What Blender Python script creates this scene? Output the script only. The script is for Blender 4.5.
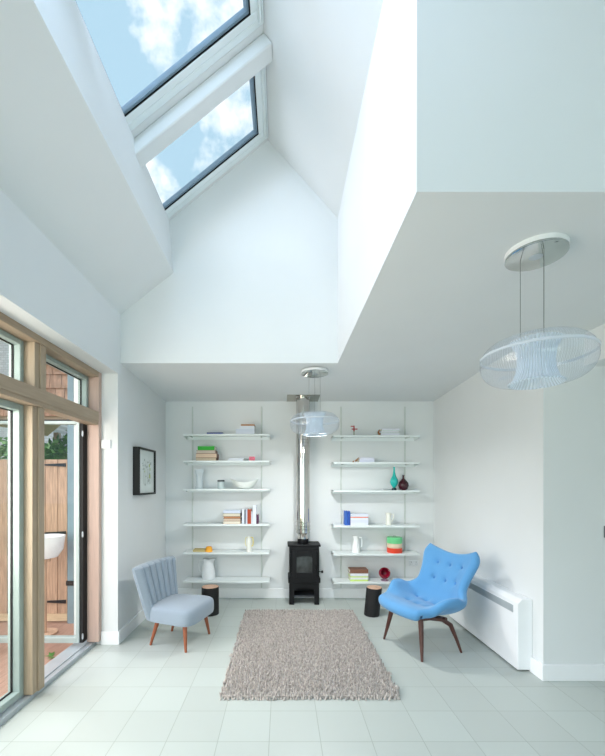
import bpy, math, random
from mathutils import Vector, Matrix, Euler
random.seed(7)
for o in list(bpy.data.objects): bpy.data.objects.remove(o)
sc = bpy.context.scene
COL = sc.collection
PI = math.pi
R = math.radians

# ------------------------------------------------------------ camera, sky, sun, exposure
cd = bpy.data.cameras.new('camera'); cam = bpy.data.objects.new('camera', cd); COL.objects.link(cam)
cam.location = (0, 0, 1.5); cam.rotation_euler = (PI/2, 0, 0)
cd.sensor_fit = 'HORIZONTAL'; cd.sensor_width = 36; cd.lens = 381/605*36
cd.shift_x = (302.5-282)/605; cd.shift_y = (484-378)/605
cd.clip_start = 0.02; cd.clip_end = 200
sc.camera = cam

world = bpy.data.worlds.new('sky'); sc.world = world; world.use_nodes = True
nt = world.node_tree; nt.nodes.clear()
wo = nt.nodes.new('ShaderNodeOutputWorld'); bg = nt.nodes.new('ShaderNodeBackground')
tc = nt.nodes.new('ShaderNodeTexCoord'); mp = nt.nodes.new('ShaderNodeMapping')
mp.inputs['Scale'].default_value = (3.4, 3.4, 3.4); mp.inputs['Location'].default_value = (0.35, 0.1, 0.4)
nz = nt.nodes.new('ShaderNodeTexNoise'); nz.inputs['Scale'].default_value = 1.9; nz.inputs['Detail'].default_value = 6; nz.inputs['Roughness'].default_value = .55
rp = nt.nodes.new('ShaderNodeValToRGB')
rp.color_ramp.elements[0].position = .47; rp.color_ramp.elements[0].color = (.27, .39, .47, 1)
rp.color_ramp.elements[1].position = .57; rp.color_ramp.elements[1].color = (.66, .67, .68, 1)
nt.links.new(tc.outputs['Generated'], mp.inputs['Vector']); nt.links.new(mp.outputs[0], nz.inputs['Vector'])
nt.links.new(nz.outputs['Fac'], rp.inputs['Fac']); nt.links.new(rp.outputs[0], bg.inputs['Color'])
nt.links.new(bg.outputs[0], wo.inputs['Surface'])
bg.inputs['Strength'].default_value = .85

sd = bpy.data.lights.new('sun', 'SUN'); sun = bpy.data.objects.new('sun', sd); COL.objects.link(sun)
sd.energy = 1.75; sd.angle = R(60); sd.color = (1.0, .96, 1.0)
sun.rotation_euler = Vector((-.76, -.14, .63)).to_track_quat('Z', 'Y').to_euler()
sun.location = (-6, -3, 9)

def area(name, loc, direction, sx, sy, power, color=(1, 1, 1)):
    l = bpy.data.lights.new(name, 'AREA'); l.shape = 'RECTANGLE'; l.size = sx; l.size_y = sy; l.energy = power; l.color = color
    o = bpy.data.objects.new(name, l); COL.objects.link(o); o.location = loc
    o.rotation_euler = Vector(direction).to_track_quat('-Z', 'Y').to_euler(); return o
# added area lamps that boost daylight from unseen glazing: side, rear and roof
area('fill_side', (-2.05, 1.45, 1.6), (1, .8, 0), 1.5, 1.7, 37, (1, .92, .83))
area('fill_rear', (.4, -6.5, 1.1), (0, 1, 0), 4.5, 2.2, 58, (.82, 1, .95))
area('fill_roof', (-.80, .95, 4.62), (.632, 0, -.775), 1.5, 1.0, 46, (.60, .77, 1))

vs = sc.view_settings
vs.view_transform = 'Standard'; vs.look = 'None'; vs.gamma = 1; vs.use_curve_mapping = False
vs.exposure = 1.2
try:
    sc.cycles.max_bounces = 14; sc.cycles.diffuse_bounces = 9; sc.cycles.glossy_bounces = 5
    sc.cycles.transparent_max_bounces = 24; sc.cycles.transmission_bounces = 8
except Exception: pass

# ------------------------------------------------------------ materials
def srgb(r, g, b):
    f = lambda c: (c/255/12.92) if c/255 <= .04045 else ((c/255+.055)/1.055)**2.4
    return (f(r), f(g), f(b), 1)
def mat(name, col, rough=.6, metal=0, var=.04, scale=8, bump=0, bscale=60, stretch=None, spec=.5, var_col=None, detail=3, sheen=0):
    m = bpy.data.materials.new(name); m.use_nodes = True; n = m.node_tree; L = n.links
    b = n.nodes['Principled BSDF']
    b.inputs['Roughness'].default_value = rough; b.inputs['Metallic'].default_value = metal
    b.inputs['Specular IOR Level'].default_value = spec
    if sheen: b.inputs['Sheen Weight'].default_value = sheen
    t = n.nodes.new('ShaderNodeTexCoord'); mpp = n.nodes.new('ShaderNodeMapping')
    mpp.inputs['Scale'].default_value = stretch or (1, 1, 1)
    L.new(t.outputs['Object'], mpp.inputs['Vector'])
    z = n.nodes.new('ShaderNodeTexNoise'); z.inputs['Scale'].default_value = scale; z.inputs['Detail'].default_value = detail
    L.new(mpp.outputs[0], z.inputs['Vector'])
    rmp = n.nodes.new('ShaderNodeValToRGB'); rmp.color_ramp.elements[0].position = .3; rmp.color_ramp.elements[1].position = .7
    c0 = var_col or tuple(c*(1-var*2) for c in col[:3])+(1,)
    rmp.color_ramp.elements[0].color = c0
    rmp.color_ramp.elements[1].color = tuple(min(1, c*(1+var)) for c in col[:3])+(1,)
    L.new(z.outputs['Fac'], rmp.inputs['Fac']); L.new(rmp.outputs[0], b.inputs['Base Color'])
    if bump:
        z2 = n.nodes.new('ShaderNodeTexNoise'); z2.inputs['Scale'].default_value = bscale; L.new(mpp.outputs[0], z2.inputs['Vector'])
        bp = n.nodes.new('ShaderNodeBump'); bp.inputs['Strength'].default_value = bump; bp.inputs['Distance'].default_value = .01
        L.new(z2.outputs['Fac'], bp.inputs['Height']); L.new(bp.outputs[0], b.inputs['Normal'])
    return m
def glass_mat(name, tint=(1, 1, 1, 1), gloss=.06, milk=0.0, milk_col=(.8, .87, .95, 1), rough=.02):
    """thin pane: clear transmission with a Fresnel reflection"""
    m = bpy.data.materials.new(name); m.use_nodes = True; n = m.node_tree; n.nodes.clear(); L = n.links
    out = n.nodes.new('ShaderNodeOutputMaterial'); tr = n.nodes.new('ShaderNodeBsdfTransparent'); tr.inputs[0].default_value = tint
    gl = n.nodes.new('ShaderNodeBsdfGlossy'); gl.inputs['Roughness'].default_value = rough
    lw = n.nodes.new('ShaderNodeLayerWeight'); lw.inputs['Blend'].default_value = .5
    pw = n.nodes.new('ShaderNodeMath'); pw.operation = 'POWER'; pw.inputs[1].default_value = 4.5; L.new(lw.outputs['Facing'], pw.inputs[0])
    mul = n.nodes.new('ShaderNodeMath'); mul.operation = 'MULTIPLY_ADD'; mul.inputs[1].default_value = .6; mul.inputs[2].default_value = gloss*.6
    L.new(pw.outputs[0], mul.inputs[0])
    mx = n.nodes.new('ShaderNodeMixShader'); L.new(mul.outputs[0], mx.inputs[0])
    base = tr
    if milk:
        df = n.nodes.new('ShaderNodeBsdfTranslucent'); df.inputs[0].default_value = milk_col
        d2 = n.nodes.new('ShaderNodeBsdfDiffuse'); d2.inputs[0].default_value = milk_col
        a = n.nodes.new('ShaderNodeMixShader'); a.inputs[0].default_value = .5; L.new(df.outputs[0], a.inputs[1]); L.new(d2.outputs[0], a.inputs[2])
        b2 = n.nodes.new('ShaderNodeMixShader'); b2.inputs[0].default_value = milk; L.new(tr.outputs[0], b2.inputs[1]); L.new(a.outputs[0], b2.inputs[2]); base = b2
    L.new(base.outputs[0], mx.inputs[1]); L.new(gl.outputs[0], mx.inputs[2]); L.new(mx.outputs[0], out.inputs['Surface'])
    return m
WHITE = mat('white_plaster', srgb(221, 224, 225), .85, var=.008, scale=2, spec=.2)
TRIM = mat('white_satin_paint', srgb(236, 238, 240), .4, var=.008)
FRAMEW = mat('white_lacquer', srgb(226, 234, 236), .3, var=.01)
SLATE = mat('slate_grey_aluminium', srgb(112, 134, 150), .4, .1)
ALU = mat('pale_green_grey_aluminium', srgb(160, 176, 172), .4, .1)
SILL = mat('silver_threshold', srgb(186, 194, 200), .35, .5)
BLACKRUB = mat('black_rubber', srgb(14, 14, 16), .7)
OAK = mat('pale_oak', srgb(168, 150, 128), .5, var=.06, scale=5, stretch=(14, 14, 1.0), bump=.1, bscale=20)
OAKH = mat('pale_oak_rail', srgb(168, 148, 126), .5, var=.06, scale=5, stretch=(14, 1.0, 14), bump=.1, bscale=20)
GLASS = glass_mat('clear_pane', (.97, .985, .98, 1), .05)
SKYGLASS = glass_mat('roof_pane', (.97, .99, 1, 1), .03)
def tile_mat():
    m = mat('pale_porcelain_tiles', srgb(200, 206, 200), .38, var=.02, scale=3, spec=.45)
    n = m.node_tree; L = n.links; b = n.nodes['Principled BSDF']; t = n.nodes['Texture Coordinate']
    mp2 = n.nodes.new('ShaderNodeMapping'); mp2.inputs['Location'].default_value = (.075+3, -.117+6, 0)
    L.new(t.outputs['Object'], mp2.inputs['Vector'])
    br = n.nodes.new('ShaderNodeTexBrick'); br.offset = 0; br.squash = 1
    br.inputs['Scale'].default_value = 1; br.inputs['Brick Width'].default_value = .3; br.inputs['Row Height'].default_value = .3
    br.inputs['Mortar Size'].default_value = .0022; br.inputs['Mortar Smooth'].default_value = .3
    br.inputs['Color1'].default_value = srgb(192, 199, 195); br.inputs['Color2'].default_value = srgb(187, 193, 189)
    br.inputs['Mortar'].default_value = srgb(160, 167, 160)
    L.new(mp2.outputs[0], br.inputs['Vector'])
    mx = n.nodes.new('ShaderNodeMixRGB'); mx.blend_type = 'MULTIPLY'; mx.inputs[0].default_value = .25
    L.new(br.outputs['Color'], mx.inputs[1]); L.new(n.nodes['Color Ramp'].outputs[0], mx.inputs[2]); L.new(mx.outputs[0], b.inputs['Base Color'])
    bp = n.nodes.new('ShaderNodeBump'); bp.inputs['Strength'].default_value = .4; bp.inputs['Distance'].default_value = .002; bp.invert = True
    L.new(br.outputs['Fac'], bp.inputs['Height']); L.new(bp.outputs[0], b.inputs['Normal'])
    return m
TILE = tile_mat()

# ------------------------------------------------------------ mesh helpers
class MB:
    def __init__(s): s.v = []; s.f = []
    def add(s, vs, fs, M=None):
        k = len(s.v)
        s.v += [tuple(M @ Vector(p)) if M else tuple(p) for p in vs]
        s.f += [tuple(i+k for i in f) for f in fs]; return s
    def box(s, x0, x1, y0, y1, z0, z1, M=None):
        v = [(x, y, z) for z in (z0, z1) for y in (y0, y1) for x in (x0, x1)]
        return s.add(v, [(0, 2, 3, 1), (4, 5, 7, 6), (0, 1, 5, 4), (2, 6, 7, 3), (0, 4, 6, 2), (1, 3, 7, 5)], M)
    def prism_y(s, pts, y0, y1):      # pts in (x, z)
        n = len(pts)
        v = [(x, y0, z) for x, z in pts]+[(x, y1, z) for x, z in pts]
        return s.add(v, [tuple(range(n)), tuple(range(2*n-1, n-1, -1))]+[(i, n+i, n+(i+1) % n, (i+1) % n) for i in range(n)])
    def loft(s, rings, cap=True, M=None, closed=True):
        n = len(rings[0]); v = [p for r in rings for p in r]; f = []
        for k in range(len(rings)-1):
            for i in range(n if closed else n-1):
                j = (i+1) % n; f.append((k*n+i, k*n+j, (k+1)*n+j, (k+1)*n+i))
        if cap: f.append(tuple(range(n-1, -1, -1))); f.append(tuple(range((len(rings)-1)*n, len(rings)*n)))
        return s.add(v, f, M)
    def lathe(s, prof, n=32, cap=True, M=None, ribs=0, amp=0, full=False):
        rings = []
        for r, z in prof:
            rr = max(r, 1e-4)
            rings.append([((rr+(amp*math.cos(ribs*a) if ribs else 0))*math.cos(a), (rr+(amp*math.cos(ribs*a) if ribs else 0))*math.sin(a), z) for a in (2*PI*i/n for i in range(n))])
        if full: rings.append(rings[0]); cap = False
        return s.loft(rings, cap, M)
    def tube(s, pts, r, n=10, cap=True):
        pts = [Vector(p) for p in pts]; rad = r if isinstance(r, (list, tuple)) else [r]*len(pts); rings = []
        up = None
        for i, p in enumerate(pts):
            d = (pts[min(i+1, len(pts)-1)]-pts[max(i-1, 0)]).normalized()
            if up is None:
                up = Vector((0, 0, 1)) if abs(d.z) < .9 else Vector((1, 0, 0))
            a = d.cross(up).normalized(); b = a.cross(d).normalized(); up = b
            rings.append([tuple(p+(a*math.cos(t)+b*math.sin(t))*rad[i]) for t in (2*PI*k/n for k in range(n))])
        return s.loft(rings, cap)
    def rod(s, p, q, r0, r1=None, n=12): return s.tube([p, q], [r0, r0 if r1 is None else r1], n)
def build(mb, name, material, parent=None, smooth=True, bevel=0, seg=2, loc=None, rot=None, fix=True):
    me = bpy.data.meshes.new(name); me.from_pydata(mb.v, [], mb.f); me.update()
    if fix:
        import bmesh
        b = bmesh.new(); b.from_mesh(me); bmesh.ops.recalc_face_normals(b, faces=b.faces); b.to_mesh(me); b.free()
    me.materials.append(material)
    o = bpy.data.objects.new(name, me); COL.objects.link(o)
    if parent is not None: o.parent = parent
    if loc: o.location = loc
    if rot: o.rotation_euler = rot
    if bevel:
        mod = o.modifiers.new('bevel', 'BEVEL'); mod.width = bevel; mod.segments = seg; mod.limit_method = 'ANGLE'; mod.angle_limit = R(40)
    if smooth:
        me.polygons.foreach_set('use_smooth', [True]*len(me.polygons))
        try: me.set_sharp_from_angle(angle=R(38))
        except Exception: pass
    return o
def tag(o, label, cat, group=None, kind=None):
    o['label'] = label; o['category'] = cat
    if group: o['group'] = group
    if kind: o['kind'] = kind
    return o
def thing(name, label, cat, loc=(0, 0, 0), rz=0, group=None):
    o = bpy.data.objects.new(name, None); COL.objects.link(o); o.location = loc; o.rotation_euler = (0, 0, rz); o.empty_display_size = .1
    return tag(o, label, cat, group)
def struct(name, mb, m, parent=None, **k):
    o = build(mb, name, m, parent, **k)
    if parent is None: o['kind'] = 'structure'
    return o
def copy_tree(o, parent=None):
    c = o.copy(); COL.objects.link(c); c.parent = parent
    for ch in [x for x in bpy.data.objects if x.parent == o]: copy_tree(ch, c)
    return c
def box(x0, x1, y0, y1, z0, z1): return MB().box(x0, x1, y0, y1, z0, z1)

# ------------------------------------------------------------ setting: shell
YB = 5.03                       # back wall
XR, XL = 2.0, -1.5375
struct('floor', box(-1.74, 3.6, -3.2, 5.15, -.1, 0), TILE, smooth=False)
struct('wall_back', box(-1.95, 2.05, YB, YB+.15, 0, 2.75), WHITE, smooth=False)
struct('wall_left', box(-1.95, XL, 3.57, YB, 0, 3.113), WHITE, smooth=False)
struct('wall_left_upper', box(-1.95, XL, -3.2, 3.57, 2.536, 3.113), WHITE, smooth=False)
struct('wall_right', box(XR, 3.6, 2.915, YB, 0, 2.75), WHITE, smooth=False)
struct('wall_right_upper', box(2.31, 2.45, -3.2, 2.915, 2.4, 4.3), WHITE, smooth=False)
struct('wall_passage', box(3.6, 3.75, -3.2, 5.15, 0, 2.75), WHITE, smooth=False)
struct('ceiling_passage', box(2.45, 3.75, -3.2, 1.5, 2.65, 2.8), WHITE, smooth=False)
lo = MB()
lo.add([(-1.95, 3.625, 2.65), (2.31, 3.625, 2.65), (2.31, 5.03, 2.59), (-1.95, 5.03, 2.59),
        (-1.95, 3.63, 2.9), (2.31, 3.63, 2.9), (2.31, 5.1, 2.9), (-1.95, 5.1, 2.9)],
       [(0, 1, 2, 3), (4, 7, 6, 5), (0, 4, 5, 1), (1, 5, 6, 2), (2, 6, 7, 3), (3, 7, 4, 0)])
lo.box(.531, 3.75, 1.501, 3.625, 2.65, 2.9)
struct('ceiling', lo, WHITE, smooth=False)
struct('wall_upper_back', MB().prism_y([(-1.95, 2.9), (.53, 2.9), (.53, 4.1), (-.133, 4.86), (-1.95, 3.37)], 3.625, 3.75).box(-1.5375, .53, 3.625, 3.75, 2.65, 2.9), WHITE, smooth=False)
struct('wall_upper_right', box(.53, .65, 1.62, 3.75, 2.9, 4.3).box(.53, .65, 1.62, 3.625, 2.6501, 2.9), WHITE, smooth=False)
struct('wall_upper_front', box(.53, 2.31, 1.5, 1.62, 2.6501, 4.3), WHITE, smooth=False)
struct('ceiling_high', box(.53, 2.45, -3.2, 1.5, 4.03, 4.3), WHITE, smooth=False)
# roof: left slope lining with its deep reveal, roof plane z = 4.88 + .815 x, right slope
def rz_(x, off=0): return 4.88+.815*x+off
struct('ceiling_slope_left', MB().prism_y([(-1.95, 3.05), (XL, 3.113), (-1.034, 3.512), (-1.072, rz_(-1.072)), (-1.95, rz_(-1.95))], -3.2, 3.625), WHITE, smooth=False)
struct('ceiling_slope_right', MB().prism_y([(-.133, rz_(-.133)), (.53, 4.03), (.53, 4.3), (-.133, 5.05)], -3.2, 3.625), WHITE, smooth=False)
rf = MB()
def roofbox(y0, y1, x0=-1.95, x1=-.133, off=0, th=.14):
    rf.prism_y([(x0, rz_(x0, off)), (x1, rz_(x1, off)), (x1, rz_(x1, th)), (x0, rz_(x0, th))], y0, y1)
WINS = [(2.86, 3.6), (1.80, 2.709), (.88, 1.66), (-.04, .74)]  # last two roof windows are added out of view to let in light
roofbox(2.709, 2.86); roofbox(1.66, 1.80); roofbox(.74, .88); roofbox(-3.2, -.04); roofbox(3.6, 3.75)
for a, b in WINS: roofbox(a, b, x1=-1.17)
struct('roof', rf, WHITE, smooth=False)
struct('trim_roof_beam', MB().prism_y([(-1.10, rz_(-1.10, -.13)), (-.07, rz_(-.07, -.13)), (-.11, rz_(-.133)-.02), (-.133, rz_(-.133)), (-1.13, rz_(-1.13))], 2.755, 2.883), WHITE, bevel=.012, seg=3)
struct('wall_rear', box(-1.95, 3.75, -3.35, -3.2, 2.45, 4.3).box(-1.95, -1.6, -3.35, -3.2, 0, 2.45).box(2.4, 3.75, -3.35, -3.2, 0, 2.45).box(-1.95, .8, -3.35, -3.2, 4.3, 5.1), WHITE, smooth=False)  # out of view; opening and header shaped to steer light towards the back

# skylights: built in slope coordinates s (along slope), y, n (outward)
SL = math.atan(.815); cs, sn = math.cos(SL), math.sin(SL)
def skylight(name, y0, y1, s_near):
    """root empty at lower left corner of frame; local x runs up the slope, y along the ridge, z outward"""
    r = bpy.data.objects.new(name, None); COL.objects.link(r); r['kind'] = 'structure'
    x0 = -1.165; r.location = (x0, y0, rz_(x0)); r.rotation_euler = (0, -SL, 0)
    Ls = (-.133-x0)/cs; W = y1-y0
    def ring(a0, a1, b0, b1, z0, z1, w):
        return MB().box(a0, a1, b0, b0+w, z0, z1).box(a0, a1, b1-w, b1, z0, z1).box(a0, a0+w, b0+w, b1-w, z0, z1).box(a1-w, a1, b0+w, b1-w, z0, z1)
    build(ring(0, Ls, 0, W, .0, .055, .05), 'window_frame', FRAMEW, r, smooth=False, bevel=.004)
    build(ring(.05, Ls-.05, .05, W-.05, -.0, .055, .052), 'sash', FRAMEW, r, smooth=False, bevel=.006)
    build(ring(.102, Ls-.102, .102, W-.102, .004, .02, .003), 'gasket', BLACKRUB, r, smooth=False)
    build(ring(.106, Ls-.106, .106, W-.106, .012, .052, .020), 'cladding', SLATE, r, smooth=False, bevel=.004)
    # blind guide rails on the upper cross member
    t = MB().box(Ls-.045, Ls-.028, .03, W-.03, -.025, 0).box(Ls-.02, Ls-.006, .02, W-.02, -.02, 0)
    build(t, 'blind_track', FRAMEW, r, bevel=.006)
    build(box(.1, Ls-.1, .1, W-.1, .03, .036), 'pane', SKYGLASS, r, smooth=False)
for i, (a, b) in enumerate(WINS): skylight('window_%d' % (i+1), a, b, 0)

# skirting
bl = MB().box(XL, XL+.018, 3.57, YB, 0, .122).box(-1.69, XL+.018, 3.552, 3.57, 0, .122)
struct('baseboard_left', bl, TRIM, smooth=False, bevel=.003)
struct('baseboard_back', box(XL+.018, XR-.018, YB-.018, YB, 0, .122), TRIM, smooth=False, bevel=.003)
struct('baseboard_right', MB().box(XR-.018, XR, 2.915, YB, 0, .122).box(XR-.018, 3.6, 2.897, 2.915, 0, .122), TRIM, smooth=False, bevel=.003)

# ------------------------------------------------------------ left glazed screen: threshold, oak frame, sashes
struct('trim_threshold', MB().box(-1.92, -1.74, -3.2, 3.57, -.06, .035).box(-1.80, -1.785, -3.2, 3.57, .035, .042), SILL, smooth=False, bevel=.004)
posts = [(2.634, 2.748), (1.62, 1.734), (.606, .72), (-.408, -.294), (-1.422, -1.308), (-3.2, -3.1)]
fr = bpy.data.objects.new('window_screen', None); COL.objects.link(fr); fr['kind'] = 'structure'
build(box(-1.80, -1.69, 3.515, 3.57, .04, 2.536), 'jamb', mat('pink_oak', srgb(192, 166, 154), .5, var=.05, scale=4, stretch=(16, 16, 1), bump=.08, bscale=20), fr, smooth=False, bevel=.003)
build(box(-1.80, -1.69, -3.2, 3.515, 2.486, 2.536), 'head_rail', OAKH, fr, smooth=False, bevel=.003)
build(MB().box(-1.80, -1.695, -3.2, 3.515, 2.044, 2.166).box(-1.695, -1.688, -3.2, 3.515, 2.075, 2.166), 'transom', OAKH, fr, smooth=False, bevel=.003)
for a, b in posts:
    build(MB().box(-1.80, -1.725, a, b, .04, 2.044).box(-1.725, -1.712, a+.05, b, .04, 2.044), 'post', OAK, fr, smooth=False, bevel=.003)
    build(MB().box(-1.80, -1.71, a, b, 2.166, 2.486).box(-1.71, -1.70, a+.05, b, 2.166, 2.486), 'post', OAK, fr, smooth=False, bevel=.003)
def yz_ring(y0, y1, z0, z1, x0, x1, w):
    return MB().box(x0, x1, y0, y0+w, z0, z1).box(x0, x1, y1-w, y1, z0, z1).box(x0, x1, y0+w, y1-w, z0, z0+w).box(x0, x1, y0+w, y1-w, z1-w, z1)
bays = [(2.748, 3.515), (1.734, 2.634), (.72, 1.62), (-.294, .606), (-1.308, -.408), (-3.1, -1.422)]
for i, (a, b) in enumerate(bays):
    for z0, z1 in ((2.166, 2.486),) + (((.042, 2.044),) if i else ()):
        w = bpy.data.objects.new('window_%d' % (10+i*2+(z0 > 1)), None); COL.objects.link(w); w['kind'] = 'structure'
        build(yz_ring(a, b, z0, z1, -1.865, -1.785, .035 if z0 > 1 else .045), 'sash', ALU, w, smooth=False, bevel=.004)
        e = .035 if z0 > 1 else .045
        build(yz_ring(a+e, b-e, z0+e, z1-e, -1.843, -1.831, .006), 'gasket', BLACKRUB, w, smooth=False)
        build(box(-1.84, -1.834, a+e, b-e, z0+e, z1-e), 'pane', GLASS, w, smooth=False)
# opened glazed door leaf, folded outwards at right angle to the wall
dr = bpy.data.objects.new('door_1', None); COL.objects.link(dr); dr['kind'] = 'structure'
lf = MB(); X0, X1, Z0, Z1, w = -2.76, -1.832, .062, 2.07, .048
lf.box(X0, X0+w, 3.44, 3.5, Z0, Z1).box(X1-.028, X1, 3.44, 3.5, Z0, Z1).box(X0+w, X1-.028, 3.44, 3.5, Z0, Z0+.05).box(X0+w, X1-.028, 3.44, 3.5, Z1-.028, Z1)
build(lf, 'door_frame', mat('pale_aluminium_door', srgb(170, 184, 182), .4, .1), dr, smooth=False, bevel=.004)
build(box(X0+w, X1-.028, 3.466, 3.472, Z0+.05, Z1-.028), 'pane', GLASS, dr, smooth=False)
build(MB().box(X1, -1.802, 3.45, 3.53, Z0, Z1).box(X0, X1, 3.45, 3.49, Z1, Z1+.014), 'seal', BLACKRUB, dr, smooth=False)
for z in (.10, 1.02, 1.93):
    build(MB().rod((-1.80, 3.44, z), (-1.80, 3.44, z+.05), .006).box(-1.808, -1.794, 3.44, 3.447, z+.01, z+.04), 'hinge', SILL, dr)

# wall fittings
o = build(box(-1.688, -1.60, 3.548, 3.57, 1.83, 1.91), 'wall_sensor', TRIM, bevel=.006); tag(o, 'small white sensor box on the wall beside the door jamb', 'sensor')
o = thing('power_socket', 'white double power socket on back wall beside the blue armchair', 'socket', (1.735, YB, .457))
build(box(-.06, .06, -.01, 0, -.037, .037), 'face_plate', mat('socket_white', srgb(215, 220, 224), .4), o, bevel=.004)
for dx in (-.032, .032):
    build(MB().box(dx-.004, dx+.004, -.012, -.009, .008, .020).box(dx-.014, dx-.006, -.012, -.009, -.014, -.008).box(dx+.006, dx+.014, -.012, -.009, -.014, -.008), 'pin_holes', mat('socket_dark', srgb(120, 125, 130), .6), o)
o = thing('wall_switch', 'dark brushed metal switch plate on wall at right edge', 'switch', (2.505, 2.915, 1.135))
build(box(-.045, .045, -.008, 0, -.045, .045), 'face_plate', mat('brushed_dark_metal', srgb(112, 114, 120), .4, .6), o, bevel=.003)
build(box(-.012, .012, -.016, -.008, -.018, .018), 'rocker', mat('rocker_dark', srgb(60, 62, 66), .5), o, bevel=.002)

# ------------------------------------------------------------ outside
DECKM = mat('red_brown_deck', srgb(192, 156, 138), .7, var=.10, scale=6, stretch=(20, 1, 1), bump=.3, bscale=40)
dk = MB()
x = -6.0; k = 0
while x < -1.93:
    w_ = min(.14, -1.925-x)
    dk.box(x, x+w_-.006, -3.2, 4.6, -.06, -.03)
    for j in range(6):
        if w_ > .1: dk.box(x+.012+j*.02, x+.022+j*.02, -3.2, 4.6, -.031, -.026)
    x += .14
o = struct('ground_deck', dk, DECKM, smooth=False)
struct('ground', box(-30, 30, -25, 40, -.3, -.12), mat('lawn', srgb(110, 130, 80), .9, var=.2, scale=3), smooth=False)
BOARD = mat('tan_boards', srgb(196, 160, 134), .75, var=.14, scale=5, stretch=(12, 12, 1))
RAIL = mat('pale_rail', srgb(216, 190, 156), .7, var=.1, scale=5, stretch=(1, 12, 12))
g = thing('garden_gate', 'boarded timber garden gate with black strap hinges beyond the open door', 'gate', (-2.37, 4.2, -.03))
gb = MB(); xx = 0
for wv in (.105, .135, .14, .14, .14, .14):
    gb.box(xx-wv+.006, xx, 0, .022, .10, 1.80); xx -= wv
build(gb, 'boards', BOARD, g, smooth=False, bevel=.003)
build(box(xx, 0, -.004, .03, .02, .10), 'bottom_rail', RAIL, g, smooth=False)
for z in (.235, .99, 1.74):
    build(MB().add([(-.01, -.012, z-.02), (-.01, -.012, z+.02), (-.24, -.012, z+.008), (-.24, -.012, z-.008), (-.01, 0, z-.02), (-.01, 0, z+.02), (-.24, 0, z+.008), (-.24, 0, z-.008)],
        [(0, 1, 2, 3), (4, 7, 6, 5), (0, 4, 5, 1), (1, 5, 6, 2), (2, 6, 7, 3), (3, 7, 4, 0)]), 'strap_hinge', mat('black_iron', srgb(38, 42, 48), .5, .5), g)
g = thing('garden_post', 'blue-grey painted square post beside the garden gate', 'post', (-2.315, 4.2, -.03))
build(box(-.035, .035, -.03, .04, 0, 2.95), 'shaft', mat('blue_grey_paint', srgb(128, 150, 160), .6), g, smooth=False, bevel=.004)
build(box(-.045, .045, -.04, .05, .42, .47), 'band', BLACKRUB, g, smooth=False)
o = build(box(-2.265, -2.19, 4.22, 4.30, -.03, 2.95), 'garden_post', OAK, smooth=False, bevel=.004); tag(o, 'plain brown timber post right of the blue-grey one', 'post')
def fence(x0, x1, y, label):
    t = thing('fence', label, 'fence', (x0, y, -.12))
    b = MB(); x = 0
    while x < x1-x0-.01:
        wv = min(.145, x1-x0-x); b.box(x, x+wv-.008, 0, .02, 0, 1.82); x += .145
    build(b, 'boards', BOARD, t, smooth=False)
    for z in (.5, 1.27, 1.62): build(box(0, x1-x0, -.04, 0, z, z+.06), 'rail', RAIL, t, smooth=False)
fence(-6.4, -3.18, 4.75, 'tan vertical board fence with pale rails behind the left pane')
fence(-2.24, -1.96, 4.6, 'short run of board fence right of the garden posts')
# shingled gable of the shelter
SHING = mat('cedar_shingle', srgb(176, 138, 116), .8, var=.22, scale=7, stretch=(3, 3, 1))
t = thing('garden_shelter', 'cedar shingled gable of a timber shelter above the gate', 'shelter', (-2.97, 4.95, 0))
sg = MB(); hw = .88; zt, zb = 3.12, 2.38
row = 0; z = zb
while z < zt-.02:
    half = hw*(zt-z)/(zt-zb); xx = -hw+(row % 2)*.05
    while xx < hw:
        ww = random.choice((.09, .12, .15, .11)); a, b_ = max(xx, -half), min(xx+ww-.006, half)
        if b_-a > .02:
            hz = .25
            za = min(z+hz, zt-(abs(a))*(zt-zb)/hw); zc = min(z+hz, zt-(abs(b_))*(zt-zb)/hw); d = random.uniform(0, .006)
            sg.add([(a, -.03-d, z), (b_, -.03-d, z), (b_, -.006, max(zc, z+.01)), (a, -.006, max(za, z+.01)), (a, 0, z), (b_, 0, z), (b_, 0, max(zc, z+.01)), (a, 0, max(za, z+.01))],
                   [(0, 1, 2, 3), (4, 7, 6, 5), (0, 4, 5, 1), (1, 5, 6, 2), (2, 6, 7, 3), (3, 7, 4, 0)])
        xx += ww
    z += .18; row += 1
build(sg, 'shingles', SHING, t, smooth=False)
build(MB().prism_y([(-hw-.12, zb-.07), (0, zt+.02), (hw+.10, zb-.07), (hw+.10, zb+.0), (0, zt+.10), (-hw-.12, zb)], -.07, 1.5), 'roof', RAIL, t, smooth=False)
build(box(-hw, hw, 0, .05, zb-.09, zb), 'beam', OAK, t, smooth=False)
for sx in (-hw+.04, hw-.12): build(box(sx, sx+.08, 0.0, .08, -.12, zb-.09), 'post', OAK, t, smooth=False)
for sx in (-hw+.04, hw-.12): build(box(sx, sx+.08, 1.4, 1.48, -.12, zb-.02), 'post', OAK, t, smooth=False)
# neighbour house
t = thing('neighbour_house', 'pale brick neighbouring house behind the garden fence', 'house', (-9.0, 10.0, -.12))
bm_ = mat('pale_brick', srgb(205, 205, 208), .85)
n = bm_.node_tree; br = n.nodes.new('ShaderNodeTexBrick'); br.inputs['Scale'].default_value = 4
br.inputs['Color1'].default_value = srgb(206, 206, 210); br.inputs['Color2'].default_value = srgb(190, 188, 192); br.inputs['Mortar'].default_value = srgb(170, 170, 172)
tcn = n.nodes['Texture Coordinate']; mpn = n.nodes.new('ShaderNodeMapping'); mpn.inputs['Rotation'].default_value = (PI/2, 0, 0)
n.links.new(tcn.outputs['Object'], mpn.inputs[0]); n.links.new(mpn.outputs[0], br.inputs['Vector']); n.links.new(br.outputs['Color'], n.nodes['Principled BSDF'].inputs['Base Color'])
build(box(-5, 3.0, 0, 6, 0, 6.2), 'wall', bm_, t, smooth=False)
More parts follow.
